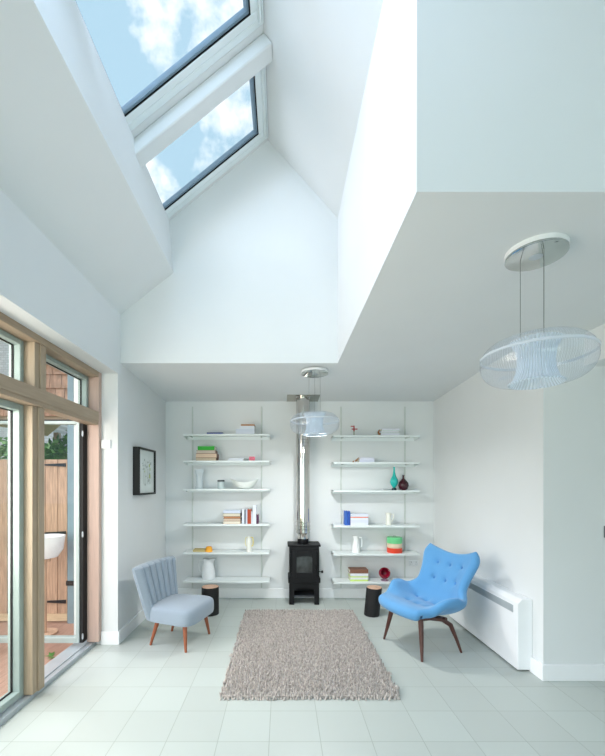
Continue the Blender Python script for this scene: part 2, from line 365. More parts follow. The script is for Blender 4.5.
build(MB().add([(-5.3, -.4, 6.1), (3.3, -.4, 6.1), (3.3, 3, 8.4), (-5.3, 3, 8.4), (3.3, 6.4, 6.1), (-5.3, 6.4, 6.1)], [(0, 1, 2, 3), (3, 2, 4, 5), (0, 5, 4, 1), (1, 4, 2), (0, 3, 5)]), 'roof', mat('grey_roof_tile', srgb(120, 110, 108), .8), t, smooth=False)
# foliage
LEAF = mat('hedge_leaf', srgb(96, 150, 66), .6, var=.3, scale=4)
def bush(name, label, cat, cx, cy, z0, rx, ry, rz, n, ls):
    t = thing(name, label, cat, (cx, cy, -.12))
    m = MB()
    for i in range(n):
        th, ph = random.uniform(0, 2*PI), math.acos(random.uniform(-1, 1)); r_ = random.uniform(.7, 1.0)
        p = Vector((rx*r_*math.sin(ph)*math.cos(th), ry*r_*math.sin(ph)*math.sin(th), z0+rz+rz*r_*math.cos(ph)))
        M = Matrix.Translation(p) @ Euler((random.uniform(0, 6), random.uniform(0, 6), random.uniform(0, 6))).to_matrix().to_4x4() @ Matrix.Scale(ls*random.uniform(.7, 1.3), 4)
        m.add([(0, -.5, 0), (.28, 0, .08), (0, .55, 0), (-.28, 0, .08)], [(0, 1, 2, 3)], M)
    build(m, 'foliage', LEAF, t, fix=False)
    tr = MB().tube([(0, 0, 0), (.03, 0, z0+rz*.5), (0, .02, z0+rz)], [.06, .05, .03])
    for a in range(5): tr.tube([(0, 0, z0+rz*.4), (rx*.6*math.cos(a*1.26), ry*.6*math.sin(a*1.26), z0+rz*1.3)], [.03, .012])
    build(tr, 'trunk', mat('bark', srgb(90, 72, 56), .9), t)
bush('leafy_shrub', 'leafy green shrub rising behind the garden gate', 'shrub', -3.0, 6.0, 1.0, .85, .5, .76, 2600, .11)
bush('leafy_shrub', 'broad green shrub behind the fence seen through the left pane', 'shrub', -5.0, 7.2, .8, 1.3, .6, .85, 2400, .12)
# bowl planter on stand seen through the open leaf
t = thing('garden_bowl', 'white round garden bowl on a slim tan stand behind open glass door', 'bowl', (-2.42, 3.88, -.03))
build(MB().lathe([(.05, .77), (.12, .785), (.17, .86), (.185, .98), (.19, 1.0), (.175, 1.0), (.165, .9), (.11, .82), (0, .81)], 28), 'bowl', mat('white_glaze', srgb(235, 235, 238), .3), t)
st = MB().lathe([(.06, .74), (.06, .77)], 16).rod((0, 0, 0), (0, 0, .75), .022).lathe([(.12, 0), (.12, .02), (0, .02)], 20)
build(st, 'stand', BOARD, t)
m = MB()
for k in range(7):
    a = k*.9; M = Matrix.Translation((-1.99+.02*k-.06, 3.36+.01*math.sin(k*2), -.024+.003*(k % 3))) @ Euler((.15, .1, a)).to_matrix().to_4x4()
    m.add([(0, 0, 0), (.02, .03, .004), (0, .08, 0), (-.02, .03, .004)], [(0, 1, 2, 3)], M)
o = build(m, 'leaf_sprig', LEAF, fix=False); tag(o, 'small green sprig of leaves lying on the deck by the threshold', 'leaves')
# ------------------------------------------------------------ heater
t = thing('wall_heater', 'long low white wall radiator behind the blue armchair', 'radiator', (XR, 3.04, 0))
# profile in local (x, z), prism along y
bod = MB().prism_y([(-.119, .015), (0, .015), (0, .578), (-.085, .578), (-.119, .545)], 0, 1.25)
build(bod, 'casing', TRIM, t, smooth=False, bevel=.006)
gm = mat('grille_grey', srgb(178, 186, 190), .5, .1)
gr = MB().box(-.1205, -.1185, .06, 1.19, .455, .515)
for k in range(7): gr.box(-.123, -.1205, .06, 1.19, .458+k*.0082, .462+k*.0082)
build(gr, 'grille', gm, t, smooth=False)

# ------------------------------------------------------------ shelving units
SHELFM = mat('white_powder_coat', srgb(228, 234, 234), .45, var=.01)
UPM = mat('pale_upright', srgb(200, 206, 202), .5, 0)
TOPS_L = [2.13, 1.795, 1.44, .994, .636, .277]
def shelf_unit(label, x0, tops, ux, loc_x):
    t = thing('wall_shelf_unit', label, 'shelves', (x0, YB, 0), 0, 'wall hung shelving units')
    for u in ux: 
        build(MB().box(u-.009, u+.009, -.012, 0, .13, 2.52), 'upright', UPM, t, smooth=False, bevel=.002)
    for z in tops:
        m = MB().box(0, 1.09, -.24, -.016, z-.006, z)
        m.box(0, 1.09, -.24, -.236, z-.022, z-.006)
        for sx in (0, 1.087): m.add([(sx, -.24, z-.022), (sx, -.016, z-.05), (sx, -.016, z), (sx, -.24, z), (sx+.003, -.24, z-.022), (sx+.003, -.016, z-.05), (sx+.003, -.016, z), (sx+.003, -.24, z)],
            [(0, 1, 2, 3), (4, 7, 6, 5), (0, 4, 5, 1), (1, 5, 6, 2), (2, 6, 7, 3), (3, 7, 4, 0)])
        m.box(0, 1.09, -.02, -.016, z-.05, z)
        s = build(m, 'shelf', SHELFM, t, smooth=False)
        for u in ux: build(box(u-.006, u+.006, -.2, -.016, z-.024, z-.006), 'bracket', UPM, s, smooth=False)
    return t
LX, RX = -1.245, .645
shelf_unit('white wall shelving unit left of the stove', LX, TOPS_L, (.065, .975), 0)
TOPS_R = [2.115, 1.775, 1.42, .975, .622, .265]
shelf_unit('white wall shelving unit right of the stove', RX, TOPS_R, (.133, .975), 0)

# ------------------------------------------------------------ shelf objects
CM = {}
def cmat(c, rough=.6):
    k = (c, rough)
    if k not in CM: CM[k] = mat('paint_%d_%d_%d' % c, srgb(*c), rough, var=.03)
    return CM[k]
PAGES = (232, 226, 212)
def hx(u): return (u-282)/78.4
def book(label, x0, x1, z0, th, col, pages=PAGES, depth=.17, spine='front', y=4.84, upright=False, lean=0, group=None, rough=.6):
    """flat: spans x0..x1, lies z0..z0+th. upright: x0..x1 is its thickness, th its height"""
    t = thing('book', label, 'book', ((x0+x1)/2, y, z0), 0, group)
    w = x1-x0; c = .003
    if upright:
        m = MB().box(-w/2, -w/2+c, 0, depth, 0, th).box(w/2-c, w/2, 0, depth, 0, th).box(-w/2+c, w/2-c, 0, c, 0, th)
        p = box(-w/2+c, w/2-c, c, depth-.004, .003, th-.004)
        t.rotation_euler = (0, lean, 0)
        if lean > 0: t.location.z += math.sin(lean)*w/2
    else:
        m = MB().box(-w/2, w/2, 0, depth, 0, c).box(-w/2, w/2, 0, depth, th-c, th)
        if spine == 'front': m.box(-w/2, w/2, 0, c, c, th-c); p = box(-w/2+.004, w/2-.004, c, depth-.004, c, th-c)
        elif spine == 'right': m.box(w/2-c, w/2, 0, depth, c, th-c); p = box(-w/2+.004, w/2-c, .004, depth-.004, c, th-c)
        else: m.box(-w/2, w/2, depth-c, depth, c, th-c); p = box(-w/2+.004, w/2-.004, .004, depth-c, c, th-c)
    build(m, 'cover', cmat(col, rough), t, smooth=False)
    build(p, 'pages', cmat(pages, .8), t, smooth=False)
    return t
def stack(z, items):
    for it in items:
        lab, u0, u1, th, col = it[:5]; kw = it[5] if len(it) > 5 else {}
        book(lab, hx(u0), hx(u1), z, th, col, **kw); z += th
    return z
def lathe_obj(name, label, cat, x, y, z, prof, col, rough=.3, n=28, parts=(), material=None):
    t = thing(name, label, cat, (x, y, z))
    build(MB().lathe(prof, n), 'body', material or cmat(col, rough), t)
    return t
T = TOPS_L
# left unit, top shelf
stack(T[0], [('flat dark blue book alone on top shelf of the left unit', 207, 223, .025, (44, 70, 140))])
stack(T[0], [('wide white book at bottom of stack on left top shelf', 236, 254.5, .036, (214, 220, 232), {'spine': 'front'}),
             ('second wide white book in the stack on left top shelf', 236, 254.3, .034, (206, 214, 228)),
             ('shorter white book under the brown one, left top shelf', 240, 254.5, .04, (216, 222, 232)),
             ('thin brown book topmost of the stack on left top shelf', 241, 254.6, .018, (176, 120, 70))])
# second shelf
stack(T[1], [('tan paperback at the bottom beneath green book stack', 196, 216.5, .038, (120, 90, 72), {'spine': 'right', 'pages': (206, 190, 166)}),
             ('thick cream paged book in the stack under green book', 196, 217, .055, (130, 96, 84), {'spine': 'right', 'pages': (222, 196, 172)}),
             ('grey brown book directly beneath the green book', 196.5, 215.5, .042, (150, 120, 108), {'spine': 'right', 'pages': (204, 190, 176)}),
             ('bright green book on top of the tan stack', 198, 214.5, .05, (40, 170, 46))])
stack(T[1], [('low white book lying mid second shelf of left unit', 228, 243, .018, (222, 226, 236)), ('white book lying on the low one, second left shelf', 229, 244, .018, (226, 230, 238))])
o = build(box(hx(249), hx(254.7), 4.86, 4.92, T[1], T[1]+.055), 'small_box', mat('pink_dotted', srgb(232, 120, 140), .6, var=.2, scale=60), bevel=.003); tag(o, 'small pink box on the second shelf of left unit', 'box')
# third shelf
FROST = glass_mat('frosted_glass', (.93, .96, .97, 1), .06, .8, (.88, .92, .94, 1), .15)
t = thing('glass_vase', 'tall frosted white glass vase on third shelf, left unit', 'vase', (hx(199), 4.88, T[2]))
build(MB().lathe([(.05, 0), (.052, .01), (.045, .05), (.044, .18), (.056, .22), (.06, .245), (.055, .245), (.04, .18), (.04, .02), (0, .015)], 28), 'body', FROST, t)
build(MB().lathe([(.053, 0), (.053, .012), (0, .012)], 28), 'base', cmat((190, 200, 204), .2), t)
t = thing('storage_jar', 'small pale jar with dark lid on third left shelf', 'jar', (hx(220.7), 4.88, T[2]))
build(MB().lathe([(.042, 0), (.044, .01), (.044, .085), (.04, .09), (0, .09)], 24), 'body', cmat((188, 202, 204), .25), t)
build(MB().lathe([(.046, .09), (.046, .108), (.04, .112), (0, .112)], 24), 'lid', cmat((66, 70, 74), .4), t)
t = thing('serving_bowl', 'wide white curved bowl on third shelf of left unit', 'bowl', (hx(244), 4.90, T[2]))
rings = []
N = 40
def bowlring(r, z, lip):
    return [(r*1.0*math.cos(a), min(r, .11)*math.sin(a)*(r and 1), z+lip*abs(math.cos(a))**2) for a in (2*PI*i/N for i in range(N))]
rr = [bowlring(.06, 0, 0), bowlring(.1, .012, .005), bowlring(.145, .045, .02), bowlring(.175, .075, .045), bowlring(.18, .082, .048), bowlring(.172, .08, .045), bowlring(.135, .05, .02), bowlring(.08, .02, 0), bowlring(.01, .014, 0)]
build(MB().loft(rr), 'body', cmat((226, 230, 226), .3), t)
# fourth shelf: horizontal stack then upright books
stack(T[3], [('tan page book at the bottom of fourth shelf stack, left unit', 223, 240.5, .034, (210, 176, 150), {'spine': 'right'}),
             ('beige book second from bottom, fourth left shelf', 223.5, 241, .034, (40, 40, 44), {'spine': 'right', 'pages': (216, 196, 176)}),
             ('orange brown book in middle of fourth shelf stack', 224, 240.5, .024, (190, 130, 90)),
             ('cream book beneath the white one, fourth left shelf', 223, 240.8, .042, (50, 50, 54), {'spine': 'right', 'pages': (224, 216, 196)}),
             ('white book topping the stack on the fourth left shelf', 223.3, 240.6, .034, (214, 222, 240))])
ub = [('white upright book first beside the stack, fourth left shelf', 242.0, 244.4, .192, (226, 230, 240)),
      ('slim dark grey upright book beside the first white one', 244.6, 245.6, .175, (90, 96, 110)),
      ('pale blue white upright book left of the rust one', 245.8, 247.4, .178, (206, 214, 230)),
      ('rust red upright book on the fourth left shelf', 247.6, 251.0, .185, (176, 70, 40)),
      ('short white upright book right of the rust one', 251.2, 252.8, .158, (214, 216, 228)),
      ('tallest white upright book on fourth left shelf', 253.0, 256.2, .238, (228, 232, 244)),
      ('short dark plum upright book at end of row', 256.5, 258.4, .118, (80, 36, 72))]
for l, a, b_, h, c in ub: book(l, hx(a), hx(b_), T[3], h, c, upright=True, group='upright books on the fourth left shelf', depth=.14)
# fifth
book('flat olive tan book on fifth shelf of left unit', hx(193), hx(205.5), T[4], .026, (186, 168, 112), y=4.85, depth=.13)
t = thing('orange_cup', 'small orange cup lying beside the tan book', 'cup', (hx(208.8), 4.87, T[4]))
build(MB().lathe([(.045, 0), (.044, .02), (.036, .06), (.032, .064), (.028, .06), (.03, .015), (0, .012)], 24), 'body', cmat((246, 170, 40), .5), t)
t = thing('vacuum_flask', 'slim white carafe with yellow handle on fifth left shelf', 'carafe', (hx(248.8), 4.87, T[4]))
build(MB().lathe([(.03, 0), (.032, .01), (.032, .13), (.027, .155), (.022, .165), (.024, .19), (.018, .19), (0, .18)], 24), 'body', cmat((236, 236, 228), .3), t)
build(MB().tube([(.02, 0, .185), (.05, 0, .18), (.056, 0, .12), (.05, 0, .075), (.032, 0, .07)], .006), 'handle', cmat((226, 206, 90), .4), t)
build(MB().tube([(-.02, 0, .185), (-.042, 0, .175), (-.046, 0, .1), (-.032, 0, .07)], .004), 'handle', cmat((226, 216, 140), .4), t)
def pitcher(label, x, y, z, h, rb, rt, col, side=1, name='pitcher'):
    t = thing(name, label, 'pitcher', (x, y, z))
    prof = [(rb*.95, 0), (rb, .01*h/.2), (rb*.98, .3*h), (rt*1.0, .78*h), (rt*.95, .86*h), (rt*1.08, h), (rt, h), (rt*.88, .85*h), (rt*.9, .5*h), (rb*.85, .08*h), (0, .06*h)]
    n = 28; rings = []
    for r, zz in prof:
        k = max(0, (zz-.8*h)/(.2*h))*.35
        rings.append([((max(r, 1e-4))*math.cos(a)*(1+(k if -side*math.cos(a) > .8 else 0)), max(r, 1e-4)*math.sin(a), zz) for a in (2*PI*i/n for i in range(n))])
    build(MB().loft(rings), 'body', cmat(col, .25), t)
    s = side
    build(MB().tube([(s*rt*.95, 0, .88*h), (s*(rt+.2*h), 0, .9*h), (s*(rt+.24*h), 0, .7*h), (s*(rb+.14*h), 0, .4*h), (s*rb*.98, 0, .28*h)], .018*h+.003), 'handle', cmat(col, .25), t)
pitcher('large white jug on bottom shelf of left unit', hx(207.5), 4.93, T[5], .26, .088, .066, (232, 234, 236), -1)
# right unit
T = TOPS_R
t = thing('plant_figure', 'tiny red twig ornament on top shelf of right unit', 'ornament', (hx(354.3), 4.88, T[0]))
build(MB().rod((0, 0, .006), (0, 0, .135), .005).lathe([(.022, 0), (.022, .006), (0, .006)], 16), 'stem', cmat((92, 110, 72), .5), t)
build(MB().box(-.042, .004, -.006, .006, .118, .130).box(-.03, .045, -.006, .006, .082, .095).box(-.008, .008, -.006, .006, .06, .128), 'blossom', cmat((176, 60, 66), .5), t, bevel=.002)
stack(T[0], [('white book at the bottom of stack, right top shelf', 380.5, 399, .034, (222, 224, 234)),
             ('white book with striped edge, middle of right top stack', 380.5, 398.5, .03, (150, 190, 160), {'pages': (224, 224, 232), 'spine': 'back'}),
             ('thin white book topmost on the right top shelf', 381.5, 399, .026, (226, 228, 238))])
o = build(MB().tube([(0, 0, 0), (.012, 0, .02), (-.004, 0, .045), (.01, 0, .075)], [.014, .016, .012, .006], 8), 'carved_figure', cmat((150, 100, 62), .6), loc=(hx(378.5), 4.85, T[0])); tag(o, 'small brown carved figure beside the white books', 'figurine')
stack(T[1], [('pale lilac white book on second shelf, right unit', 359, 374, .04, (214, 218, 236)), ('upper white book on second shelf, right unit', 360, 373.6, .022, (224, 226, 240))])
o = build(MB().tube([(-.02, 0, .012), (0, 0, .03), (.025, 0, .06)], [.012, .012, .006], 8).tube([(-.045, 0, 0), (-.04, 0, .02)], [.014, .008], 8), 'carved_figure', cmat((160, 116, 78), .6), loc=(hx(356.6), 4.85, T[1])); tag(o, 'small brown carved figure leaning by the lilac book', 'figurine')
TEAL = mat('teal_glass', srgb(40, 184, 176), .12, var=.05); PLUM = mat('plum_glass', srgb(58, 14, 26), .1, var=.05)
t = thing('bottle_vase', 'slender teal glass bottle vase on third right shelf', 'vase', (hx(394.6), 4.88, T[2]))
build(MB().lathe([(.026, 0), (.03, .012), (.018, .035), (.04, .07), (.052, .105), (.045, .14), (.022, .185), (.012, .23), (.010, .285), (.015, .298), (.008, .298), (0, .28)], 28), 'body', TEAL, t)
build(MB().lathe([(.03, 0), (.031, .016), (.02, .034), (0, .034)], 28), 'foot', cmat((20, 56, 66), .2), t)
t = thing('bottle_vase', 'round dark plum bottle vase next to the teal vase', 'vase', (hx(403.4), 4.86, T[2]))
build(MB().lathe([(.03, 0), (.052, .02), (.066, .06), (.058, .1), (.034, .128), (.015, .15), (.012, .18), (.017, .196), (.01, .196), (0, .18)], 28), 'body', PLUM, t)
o = lathe_obj('small_plate', 'flat white dish lying left of the teal vase', 'dish', hx(388.3), 4.95, T[2], [(.03, 0), (.05, .008), (.062, .016), (.06, .018), (.03, .008), (0, .006)], (226, 230, 232))
book('blue upright book leaning at left of fourth right shelf', hx(345.0), hx(347.2), T[3], .182, (52, 100, 190), upright=True, lean=.0, depth=.13)
book('second blue upright book touching the white stack', hx(347.6), hx(349.9), T[3], .18, (40, 84, 176), upright=True, lean=.0, depth=.14)
stack(T[3], [('white book at bottom of fourth right shelf stack', 350.3, 368, .033, (222, 226, 238)), ('second white book, fourth right shelf stack', 350.3, 368, .033, (216, 220, 236)),
             ('third white book below the orange edged one', 350.3, 368, .03, (224, 228, 238)),
             ('thin orange book in white stack, fourth right shelf', 350.3, 368, .012, (232, 120, 84)),
             ('white book topping the fourth right shelf stack', 350.3, 367.8, .036, (218, 224, 236))])
pitcher('small cream jug on fourth shelf of right unit', hx(389), 4.88, T[3], .155, .034, .03, (236, 236, 226), 1)
pitcher('tall white enamel jug on fifth right shelf', hx(356.5), 4.90, T[4], .21, .05, .03, (238, 240, 240), 1)
t = thing('stacked_tins', 'round stacked tin in green, cream and red on fifth right shelf', 'tin', (hx(395.5), 4.90, T[4]))
build(MB().lathe([(.094, 0), (.096, .004), (.096, .06), (.09, .062), (0, .062)], 32), 'bottom_tin', cmat((226, 70, 44), .35), t)
build(MB().lathe([(.09, .062), (.093, .066), (.093, .116), (.09, .12), (0, .12)], 32), 'middle_tin', cmat((226, 206, 178), .35), t)
build(MB().lathe([(.093, .12), (.097, .124), (.097, .19), (.092, .196), (0, .198)], 32), 'top_tin', cmat((110, 206, 140), .35), t)
build(MB().tube([(-.02, 0, .196), (-.015, 0, .21), (.015, 0, .21), (.02, 0, .196)], .004), 'handle', cmat((150, 160, 150), .4), t)
stack(T[5], [('white book with lime edge at the bottom, lowest right shelf', 350.2, 367.8, .022, (196, 222, 120)), ('white book between lime books, lowest right shelf', 350, 368, .026, (226, 228, 226)),
             ('lime edged book in middle, lowest right shelf', 350.2, 368, .014, (200, 226, 110)), ('white book beneath the brown one, lowest right shelf', 350.4, 368, .036, (224, 226, 230)),
             ('thick brown book topmost on the lowest right shelf', 349.8, 368, .046, (134, 92, 72))])
RED = mat('ruby_glass', srgb(140, 14, 44), .1, var=.06)
t = thing('glass_bowl_ornament', 'ruby red round glass bowl on a clear foot, lowest right shelf', 'bowl', (hx(384.8), 4.87, T[5]))
build(MB().lathe([(.02, 0), (.048, .004), (.05, .012), (.018, .022), (.014, .034), (0, .034)], 24), 'foot', glass_mat('lilac_glass', (.86, .7, .8, 1), .1, .2, (.8, .6, .75, 1)), t)
Mx = Matrix.Translation((0, 0, .097)) @ Matrix.Rotation(R(62), 4, 'X')
prof = [(.073*math.sin(a), -.073*math.cos(a)) for a in (PI*k/18 for k in range(0, 13))]
prof += [(.060*math.sin(a), -.060*math.cos(a)) for a in (PI*k/18 for k in range(12, -1, -1))]
build(MB().lathe(prof, 32, M=Mx), 'body', RED, t)

# ------------------------------------------------------------ picture
t = thing('framed_picture', 'small black framed drawing on the left wall', 'picture', (XL, 4.18, 1.635))
w2, h2, d = .256, .251, .07
build(MB().box(0, d, -w2, -w2+.02, -h2, h2).box(0, d, w2-.02, w2, -h2, h2).box(0, d, -w2+.02, w2-.02, h2-.02, h2).box(0, d, -w2+.02, w2-.02, -h2, -h2+.02), 'frame', mat('black_frame', srgb(8, 8, 9), .5), t, smooth=False, bevel=.002)
build(box(0, .05, -w2+.02, w2-.02, -h2+.02, h2-.02), 'mount', cmat((214, 222, 220), .7), t, smooth=False)
dm = MB(); random.seed(3)
for k in range(26):
    yy = random.uniform(-.12, .15); zz = random.uniform(-.15, .13); s_ = random.uniform(.004, .012)
    dm.box(.05, .0512, yy-s_*1.5, yy+s_*1.5, zz-s_, zz+s_)
for k in range(10):
    yy = random.uniform(-.1, .12); dm.box(.05, .0511, yy, yy+.003, -.14, random.uniform(0, .12))
build(dm, 'drawing', mat('drawing_ink', srgb(168, 178, 174), .8), t, smooth=False)
dg = MB()
for yy, zz, s_ in ((.09, .07, .018), (.11, .03, .014), (.10, -.05, .022), (-.06, 0, .01)): dg.box(.0512, .0516, yy-s_, yy+s_, zz-s_, zz+s_)
build(dg, 'green_mark', cmat((172, 184, 130), .8), t, smooth=False)

# ------------------------------------------------------------ stove + flue
IRON = mat('black_cast_iron', srgb(9, 10, 14), .55, var=.05, spec=.3, bump=.05, bscale=200)
t = thing('wood_stove', 'black cast iron wood burning stove between the shelving units', 'stove', (.277, 4.73, 0))
build(MB().box(-.205, .205, -.005, .30, .72, .745), 'top_plate', IRON, t, bevel=.006)
body = MB().box(-.185, -.165, 0, .29, .28, .72).box(.165, .185, 0, .29, .28, .72).box(-.165, .165, .27, .29, .28, .72).box(-.165, .165, 0, .27, .28, .30).box(-.165, .165, .02, .27, .70, .72)
body.box(-.165, .165, .0, .02, .67, .72).box(-.165, .165, 0, .02, .28, .31)
build(body, 'body', IRON, t, bevel=.004)
build(MB().box(-.2, .2, -.015, .29, .27, .34), 'ash_ledge', IRON, t, bevel=.01)
# arched plinth with legs
ar = MB()
pts = [(-.185, 0), (-.125, 0), (-.125, .17)]
pts += [(-.125*math.cos(a), .17+.045*math.sin(a)) for a in (PI*k/10 for k in range(1, 10))]
pts += [(.125, .17), (.125, 0), (.185, 0), (.185, .27), (-.185, .27)]
ar.prism_y(pts, 0, .02)
build(ar, 'plinth', IRON, t, smooth=False)
for sx in (-.185, .165): build(box(sx, sx+.02, .02, .28, 0, .27), 'leg', IRON, t, smooth=False)
build(box(-.165, .165, .02, .28, .09, .105), 'log_shelf', mat('dark_grey_iron', srgb(58, 62, 66), .5), t, smooth=False)
build(box(-.165, .165, .26, .28, .105, .27), 'plinth_back', IRON, t, smooth=False)
do = MB()
# door ring with arched window
dz0, dz1 = .335, .675
do.box(-.16, -.098, -.02, 0, dz0, dz1).box(.098, .16, -.02, 0, dz0, dz1).box(-.098, .098, -.02, 0, dz0, .40)
pts = [(-.098, dz1), (-.098, .585)]+[(-.098*math.cos(a), .585+.022*math.sin(a)) for a in (PI*k/10 for k in range(1, 10))]+[(.098, .585), (.098, dz1)]
do.prism_y(pts, -.02, 0)
build(do, 'door', IRON, t, smooth=False, bevel=.003)
d_ = [x for x in bpy.data.objects if x.name == 'door'][0] if 'door' in bpy.data.objects else t
build(box(-.1, .1, -.008, -.004, .395, .61), 'door_glass', mat('sooty_glass', srgb(58, 62, 62), .12, var=.3, scale=9), d_, smooth=False)
build(MB().tube([(.14, -.02, .44), (.145, -.04, .445), (.15, -.04, .5), (.14, -.02, .51)], .006), 'handle', IRON, d_)
build(MB().rod((.18, .02, .41), (.215, .0, .41), .006).lathe([(.012, -.014), (.014, 0), (.012, .014)], 12, M=Matrix.Translation((.222, 0, .41))), 'air_control', IRON, t)
for z in (.355, .60): build(MB().rod((-.165, -.014, z), (-.165, -.014, z+.04), .009), 'hinge', IRON, t)
logs = MB()
for (yy, zz, xx) in ((.08, .32, 0), (.14, .32, .01)): logs.rod((-.12+xx, yy, zz), (.12+xx, yy+.01, zz), .02)
t = thing('stove_pipe', 'polished steel flue pipe rising from the stove to ceiling', 'flue', (.268, 4.87, .745))
STEEL = mat('polished_steel', srgb(214, 210, 206), .12, 1, var=.02)
build(MB().lathe([(.068, 0), (.07, .004), (.07, .055), (.066, .06), (0, .06)], 32), 'collar', IRON, t)
zt = 2.600-.745
rp_ = .089
build(MB().lathe([(.066, .06), (.066, .10), (rp_-.012, .13), (rp_, .135), (rp_, zt), (0, zt)], 40), 'pipe', STEEL, t)
for z in (.17, .21, .26, 1.23, 1.27, 1.31):
    build(MB().lathe([(rp_+.0005, z), (rp_+.006, z+.004), (rp_+.006, z+.014), (rp_+.0005, z+.018)], 40, cap=False), 'band', STEEL, t)
# square ceiling plate (two halves) follows the ceiling fall
cz = lambda y: 2.65-(y-3.625)*(.06/1.405)
PX0, PX1, PY0, PY1 = -.205, .205, -.165, .15
pm = MB()
for a, b_ in ((PX0, -.0915), (.0915, PX1)):
    pm.add([(x_, y_, cz(4.87+y_)-.745-dz) for dz in (.004, .001) for (x_, y_) in ((a, PY0), (b_, PY0), (b_, PY1), (a, PY1))], [(0, 1, 2, 3), (4, 7, 6, 5), (0, 4, 5, 1), (1, 5, 6, 2), (2, 6, 7, 3), (3, 7, 4, 0)])
pm.add([(x_, y_, cz(4.87+y_)-.745-dz) for dz in (.004, .001) for (x_, y_) in ((-.0915, PY0), (.0915, PY0), (.0915, -.0915), (-.0915, -.0915))], [(0, 1, 2, 3), (4, 7, 6, 5), (0, 4, 5, 1), (1, 5, 6, 2), (2, 6, 7, 3), (3, 7, 4, 0)])
build(pm, 'ceiling_plate', mat('brushed_steel', srgb(170, 168, 158), .2, 1), t, smooth=False)

# ------------------------------------------------------------ stump tables
def stump(label, x, y, r, h, lean=(0, 0), seed=1):
    t = thing('log_stool', label, 'stool', (x, y, 0), 0, 'blackened log stools by the stove')
    rnd = random.Random(seed); ph = [rnd.uniform(0, 6) for _ in range(4)]
    def ring(z, s=1.0):
        k = z/h
        return [(r*s*(1+.03*math.cos(2*a+ph[0])+.02*math.cos(3*a+ph[1])+.008*math.cos(11*a+ph[2]))*math.cos(a)+lean[0]*k, r*s*(1+.03*math.cos(2*a+ph[0])+.02*math.cos(3*a+ph[1])+.008*math.cos(11*a+ph[2]))*math.sin(a)+lean[1]*k, z) for a in (2*PI*i/40 for i in range(40))]
    build(MB().loft([ring(0, .98), ring(.01), ring(h*.5, .99), ring(h-.012), ring(h-.004, .985)]), 'trunk', mat('charred_bark', srgb(16, 16, 18), .65, var=.1, bump=.4, bscale=30, stretch=(6, 6, .6)), t)
    build(MB().loft([ring(h-.004, .95), ring(h, .94)]), 'cut_top', mat('pale_end_grain', srgb(206, 168, 144), .6, var=.1, scale=14), t)
stump('black log stool with pale top beside the grey chair', -.83, 4.40, .096, .318, seed=2)
stump('black log stool with pale top beside the blue armchair', 1.03, 4.37, .090, .318, (.03, 0), seed=5)

# ------------------------------------------------------------ rug
RUGM = mat('beige_wool', srgb(186, 178, 172), .95, var=.24, scale=45, spec=.1, sheen=.3, detail=6)
t = thing('rug', 'chunky beige wool loop rug in the middle of floor', 'rug', (0, 0, 0))
build(box(-.415, .815, 2.665, 4.465, 0.001, .018), 'backing', RUGM, t, smooth=False)
m = MB(); random.seed(11)
pv = [(1, 0, 0), (.5, .8, 0), (-.5, .8, 0), (-1, 0, 0), (-.5, -.8, 0), (.5, -.8, 0), (.6, 0, .75), (-.3, .5, .75), (-.3, -.5, .75), (0, 0, 1)]
pf = [(0, 1, 6), (1, 7, 6), (1, 2, 7), (2, 3, 7), (3, 8, 7), (3, 4, 8), (4, 5, 8), (5, 6, 8), (5, 0, 6), (6, 7, 9), (7, 8, 9), (8, 6, 9)]
ny = 96; nx = 70
for j in range(ny):
    for i in range(nx):
        edge = j in (0, ny-1) or i in (0, nx-1)
        x = -.43+1.26*(i+.5+random.uniform(-.35, .35))/nx; y = 2.65+1.83*(j+.5+random.uniform(-.35, .35))/ny
        if j == 0: y -= random.uniform(0, .012)
        if i == 0: x -= random.uniform(0, .012)
        if i == nx-1: x += random.uniform(0, .012)
        z = .010 if not edge else .002
        a = random.uniform(-.5, .5)+PI/2; sx, sy, sz = random.uniform(.011, .017), random.uniform(.006, .010), random.uniform(.020, .036)
        ca, sa = math.cos(a), math.sin(a)
        lean = random.uniform(-.3, .3)
        k = len(m.v)
        for p in pv:
            px, py, pz = p[0]*sx, p[1]*sy, p[2]*sz
            m.v.append((x+px*ca-py*sa+lean*pz, y+px*sa+py*ca-lean*.6*pz, z+pz))
        m.f += [tuple(q+k for q in f) for f in pf]
for k in range(9):   # stray tufts
    x = random.choice((-.43, .83))+random.uniform(-.01, .01); y = random.uniform(2.7, 4.4)
    M = Matrix.Translation((x, y, .02)) @ Matrix.Scale(.022, 4); m.add(pv, pf, M)
o = build(m, 'pile', RUGM, t, fix=False); o['kind'] = 'stuff'

# ------------------------------------------------------------ grey slipper chair
GREYF = mat('blue_grey_weave', srgb(142, 155, 168), .9, var=.05, scale=300, bump=.15, bscale=500, spec=.2, sheen=.3)
GREYL = mat('blue_grey_piping', srgb(158, 170, 182), .9, var=.05, scale=300, spec=.2)
LEGW = mat('orange_brown_beech', srgb(150, 84, 54), .4, var=.12, scale=8, stretch=(8, 8, 1))
t = thing('slipper_chair', 'grey fan-backed slipper chair with channel stitching and tapered wooden legs', 'chair', (-.983, 3.66, 0), R(-17))
def srect(hx0, hx1, wf, wr, n=56, e=5.0, k=1.0):
    pts = []; cx_ = (hx0+hx1)/2; ax = (hx1-hx0)/2
    for i in range(n):
        a = 2*PI*i/n; c, s_ = math.cos(a), math.sin(a)
        px = (abs(c)**(2/e))*(1 if c >= 0 else -1); py = (abs(s_)**(2/e))*(1 if s_ >= 0 else -1)
        w_ = wr+(wf-wr)*(px+1)/2
        pts.append((cx_+ax*px*k, w_*py*k))
    return pts
def seatring(z, k, e=5.0, dome=0, shrink=0):
    r = []
    for px, py in srect(-.25+shrink, .27-shrink, .275-shrink, .225-shrink, e=e, k=k): r.append((px, py, z))
    return r
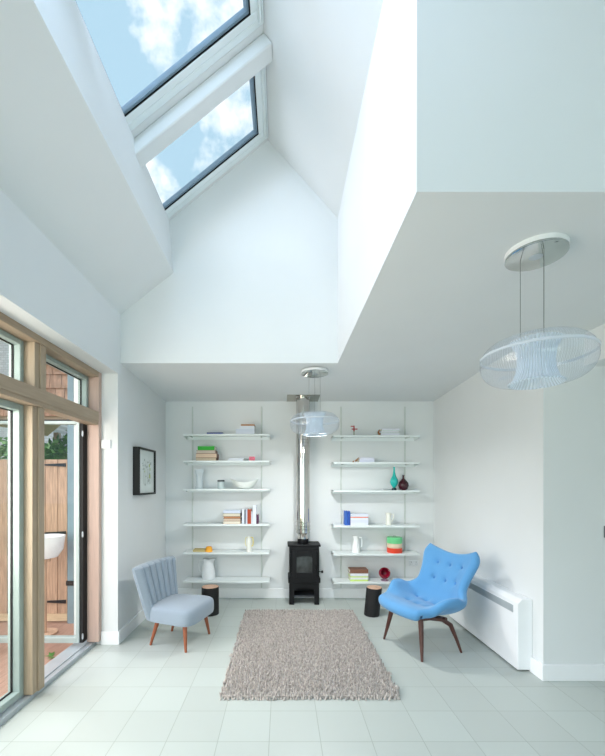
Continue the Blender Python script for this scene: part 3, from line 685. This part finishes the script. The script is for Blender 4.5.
rings = [seatring(.235, .9), seatring(.238, .985), seatring(.255, 1.0), seatring(.305, 1.005), seatring(.338, 1.0), seatring(.358, .985, 4.6), seatring(.371, .95, 4.2), seatring(.382, .85, 4), seatring(.392, .65, 3), seatring(.398, .35, 2.5), seatring(.399, .02, 2)]
build(MB().loft(rings), 'seat', GREYF, t)
def backring(tt, grow=1.0, inset=0):
    z = .245+.495*tt; hw_ = (.222+.102*tt**.85)*grow; xc = -.205-.09*tt; th = (.10-.02*tt)*(1-inset)
    zc = z
    ptsf = []; npl = 7; n = 112
    for i in range(n+1):   # front, from +y to -y
        q = 1-2*i/n; y = q*hw_
        bump = (.024*abs(math.sin(PI*(q+1)/2*npl))**.45 if abs(q) < .999 else 0)*(1-.7*inset)
        edge = (1-abs(q)**10)
        xf = xc+.018*q*q+th*.5*(.35+.65*edge)+bump*edge
        ptsf.append((xf, y, zc-.012*q*q*tt))
    for i in range(n+1):
        q = -1+2*i/n; y = q*hw_*1.0
        edge = (1-abs(q)**8)
        ptsf.append((xc+.018*q*q-th*.5*(.35+.65*edge), y, zc-.012*q*q*tt))
    return ptsf
rings = [backring(k/24) for k in range(0, 24)]
rings += [backring(.985), backring(1.0, .995, .15), backring(1.012, .985, .4), backring(1.02, .97, .75), backring(1.023, .95, .93)]
build(MB().loft(rings), 'backrest', GREYF, t)
SEAM_SHADE = mat('painted_seam_shade', srgb(104, 118, 134), .9)  # dark tubes paint groove shade along the channel seams
for k in range(1, 7):
    q = -1+2*k/7; pts = []
    for i in range(15):
        tt = .05+.93*i/14
        hw_ = .222+.102*tt**.85; th = .10-.02*tt; xc = -.205-.09*tt
        pts.append((xc+.018*q*q+th*.5*(.35+.65*(1-abs(q)**10))+.003, q*hw_, .245+.495*tt-.012*q*q*tt))
    build(MB().tube(pts, .0035, 6), 'seam_shade', SEAM_SHADE, t)
for (x, y, tx, ty) in ((.2, -.22, .165, -.18), (.2, .22, .165, .18), (-.2, -.175, -.13, -.15), (-.2, .175, -.13, .15)):
    build(MB().tube([(x, y, 0), (x*.4+tx*.6, y*.4+ty*.6, .15), (tx, ty, .25)], [.011, .018, .022], 14), 'leg', LEGW, t)

# ------------------------------------------------------------ blue contour armchair
BLUEF = mat('sky_blue_wool', srgb(88, 146, 194), .9, var=.03, scale=200, bump=.08, bscale=400, spec=.2, sheen=.3)
WALN = mat('dark_walnut', srgb(84, 50, 42), .4, var=.15, scale=8, stretch=(8, 8, 1))
t = thing('wing_armchair', 'sky blue buttoned wing armchair with splayed dark walnut legs', 'armchair', (1.292, 3.535, 0), R(202.3))
ST = [  # cx, cz, w, dx, dz, p
 (.27, .345, .24, -.04, .0, 2.5), (.305, .372, .26, -.05, .0, 2.5), (.285, .405, .28, -.035, .0, 2.5), (.22, .41, .30, -.02, .01, 3),
 (.14, .395, .325, -.0, .05, 3.2), (.055, .385, .352, .0, .145, 3.4), (-.05, .375, .37, .0, .165, 3.4), (-.14, .38, .36, .015, .13, 3), (-.22, .42, .32, .05, .10, 3),
 (-.27, .52, .28, .065, .04, 2.6), (-.31, .61, .28, .062, .03, 2.4), (-.35, .70, .30, .06, .02, 2.3), (-.385, .785, .318, .055, .03, 2.4), (-.405, .83, .275, .045, .065, 1.9)]
def cr(a, b_, c, d_, s_):
    return .5*((2*b_)+(-a+c)*s_+(2*a-5*b_+4*c-d_)*s_*s_+(-a+3*b_-3*c+d_)*s_**3)
def station(v):
    v = max(0, min(len(ST)-1.0001, v)); i = int(v); s_ = v-i
    g_ = lambda k: ST[max(0, min(len(ST)-1, k))]
    return [cr(g_(i-1)[q], g_(i)[q], g_(i+1)[q], g_(i+2)[q], s_) for q in range(6)]
def S(u, v):
    cx_, cz_, w_, dx, dz, p = station(v); a = abs(u)**p
    return Vector((cx_+dx*a, w_*u, cz_+dz*a))
def Nrm(u, v):
    e = .02; a = S(u+e, v)-S(u-e, v); b_ = S(u, v+e)-S(u, v-e) if .05 < v < len(ST)-1.05 else S(u, min(v+e, len(ST)-1.001))-S(u, max(v-e, 0))
    n_ = a.cross(b_); n_.normalize(); return n_
# orientation test: normal on seat must point up
sgnN = 1 if Nrm(0, 5).z > 0 else -1
buttons = [(-.48, 11.2), (0, 11.2), (.48, 11.2), (-.48, 9.6), (0, 9.6), (.48, 9.6), (-.5, 6.7), (-.17, 6.7), (.17, 6.7), (.5, 6.7), (-.34, 5.0), (0, 5.0), (.34, 5.0)]
bpos = [S(u, v) for u, v in buttons]
NU, NV = 60, 100
VM = len(ST)-1.001
def rim(d_, r): return 1 if d_ >= r else math.sqrt(max(0, 1-(1-d_/r)**2))
rings = []
for j in range(NV+1):
    v = VM*(.5-.5*math.cos(PI*j/NV)); ring = []
    ev = min(rim(v, 1.0), rim(VM-v, .75)); tv = .080
    for side in (1, -1):
        for i in range(NU+1):
            u = math.sin(PI/2*(-1+2*i/NU))*side*1.0
            p = S(u, v); n_ = Nrm(u, v)*sgnN; h_ = tv/2*ev*rim(1-abs(u), .15); d_ = 0
            if side == 1:
                for bp in bpos:
                    r_ = (p-bp).length; d_ -= .022*math.exp(-(r_/.022)**2)+.013*math.exp(-(r_/.055)**2)
                ring.append(tuple(p+n_*(d_+h_-.012)))
            else:
                ring.append(tuple(p-n_*(h_+.012)))
    rings.append(ring)
build(MB().loft(rings), 'shell', BLUEF, t)
shell = [x for x in bpy.data.objects if x.name == 'shell'][0]
BTN = mat('shaded_blue_button', srgb(72, 132, 190), .9)  # darker than the shell cloth, paints shade into the button dimples
for (u, v), bp in zip(buttons, bpos):
    n_ = Nrm(u, v)*sgnN; M = Matrix.Translation(bp+n_*.002) @ n_.to_track_quat('Z', 'Y').to_matrix().to_4x4()
    build(MB().lathe([(.012, 0), (.013, .003), (.009, .008), (0, .0095)], 14, M=M), 'button', BTN, shell)
build(MB().tube([(.2, -.2, .33), (.17, -.1, .318), (.17, .1, .318), (.2, .2, .33)], .015).tube([(-.1, -.2, .30), (-.1, -.1, .285), (-.1, .1, .285), (-.1, .2, .30)], .015).box(-.1, .17, -.07, -.04, .28, .318).box(-.1, .17, .04, .07, .28, .318), 'base_frame', WALN, t)
for sy in (-1, 1):
    build(MB().tube([(.225, sy*.256, 0), (.205, sy*.23, .12), (.185, sy*.2, .27), (.18, sy*.19, .335)], [.010, .016, .022, .022], 14), 'leg', WALN, t)
    build(MB().tube([(-.225, sy*.25, 0), (-.19, sy*.228, .12), (-.15, sy*.2, .24), (-.08, sy*.17, .29), (.06, sy*.17, .315), (.17, sy*.18, .325)], [.010, .015, .021, .022, .016, .015], 14), 'leg', WALN, t)

# ------------------------------------------------------------ pendants
RIBG = glass_mat('ribbed_clear_glass', (.96, .975, 1, 1), .08, .12, (.84, .89, .95, 1), .06)
DIFF = glass_mat('milky_ribbed_glass', (.88, .94, 1, 1), .06, .62, (.84, .91, .98, 1), .1)
def ribs(m, count, lo_, hi_):
    # moulded vertical ribs: the glass is alternately clearer and milkier around its axis
    n = m.node_tree; L = n.links
    tr = [x for x in n.nodes if x.type == 'BSDF_TRANSPARENT'][0]
    mix = [l.to_node for l in n.links if l.from_node == tr][0]
    t_ = n.nodes.new('ShaderNodeTexCoord'); sp = n.nodes.new('ShaderNodeSeparateXYZ'); L.new(t_.outputs['Object'], sp.inputs[0])
    at = n.nodes.new('ShaderNodeMath'); at.operation = 'ARCTAN2'; L.new(sp.outputs['Y'], at.inputs[0]); L.new(sp.outputs['X'], at.inputs[1])
    mu = n.nodes.new('ShaderNodeMath'); mu.operation = 'MULTIPLY'; mu.inputs[1].default_value = count; L.new(at.outputs[0], mu.inputs[0])
    si = n.nodes.new('ShaderNodeMath'); si.operation = 'SINE'; L.new(mu.outputs[0], si.inputs[0])
    mr = n.nodes.new('ShaderNodeMapRange'); mr.inputs['From Min'].default_value = -1; mr.inputs['To Min'].default_value = lo_; mr.inputs['To Max'].default_value = hi_
    L.new(si.outputs[0], mr.inputs['Value']); L.new(mr.outputs[0], mix.inputs[0])
ribs(RIBG, 130, .04, .22); ribs(DIFF, 44, .55, .9)
CHROME = mat('chrome_plate', srgb(200, 204, 202), .08, 1)
def pendant(label, x, y, zc, loc):
    t = thing('pendant_lamp', label, 'lamp', (x, y, zc), 0, 'ribbed glass pendant lamps')
    build(MB().lathe([(.135, 0), (.135, -.022), (0, -.022)], 48), 'canopy', TRIM, t)
    c_ = build(MB().lathe([(.133, -.0221), (.133, -.03), (.128, -.032), (0, -.032)], 48), 'canopy_plate', CHROME, t)
    build(MB().lathe([(.03, -.032), (.03, -.0335), (.024, -.0338), (0, -.0338)], 24), 'canopy_screw', SILL, c_)
    cz_ = 2.105-zc
    for k, a in enumerate((R(146), R(266), R(26))):
        build(MB().rod((.065*math.cos(a), .065*math.sin(a), -.03), (.065*math.cos(a), .065*math.sin(a), cz_+.095), .0016, n=6), 'cord', cmat((120, 124, 122), .4), t)
    # outer shell
    pr = []
    for k in range(0, 33):
        a = PI*(.5-k/32*1.0)
        r_ = .112+.133*abs(math.cos(a))**.75; z = .105*math.sin(a)
        pr.append((r_, cz_+z))
    sh = build(MB().lathe(pr, 192, cap=False, ribs=64, amp=.0011), 'shade', RIBG, t)
    build(MB().lathe([(.2435, cz_+.022), (.2475, cz_+.025), (.2475, cz_+.033), (.2435, cz_+.036)], 96, full=True), 'seam_ring', glass_mat('seam_glass', (.95, .97, 1, 1), .1, .6, (.9, .93, .97, 1)), sh)
    inner = [(.112, cz_+.1), (.102, cz_+.09), (.084, cz_+.05), (.078, cz_), (.084, cz_-.05), (.100, cz_-.09), (.112, cz_-.107)]
    build(MB().lathe(inner, 192, cap=False, ribs=48, amp=.0022), 'diffuser', DIFF, t)
    build(MB().lathe([(.112, cz_-.107), (.118, cz_-.113), (.124, cz_-.107)], 64, cap=False), 'lower_rim', DIFF, t)
    build(MB().lathe([(.03, cz_+.09), (.03, cz_+.03), (.0, cz_+.03)], 24).box(-.08, .08, -.006, .006, cz_+.09, cz_+.098).box(-.006, .006, -.08, .08, cz_+.09, cz_+.098), 'lamp_holder', cmat((206, 212, 214), .4), t)
    return t
pendant('ribbed glass ring pendant hanging nearest, at right under the low ceiling', 1.25, 1.876, 2.65, None)
zf = cz(3.83+.135)
p = pendant('ribbed glass ring pendant hanging in front of the flue', .328, 3.83, zf-.001, None)
l = bpy.data.lights.new('alcove_fill', 'AREA'); l.shape = 'DISK'; l.size = .19; l.energy = 9.5; l.color = (1, .99, .96)  # added disc lamp below the far pendant, brightens the shelf alcove
o = bpy.data.objects.new('alcove_fill', l); COL.objects.link(o); o.location = (.328, 3.83, 1.996)
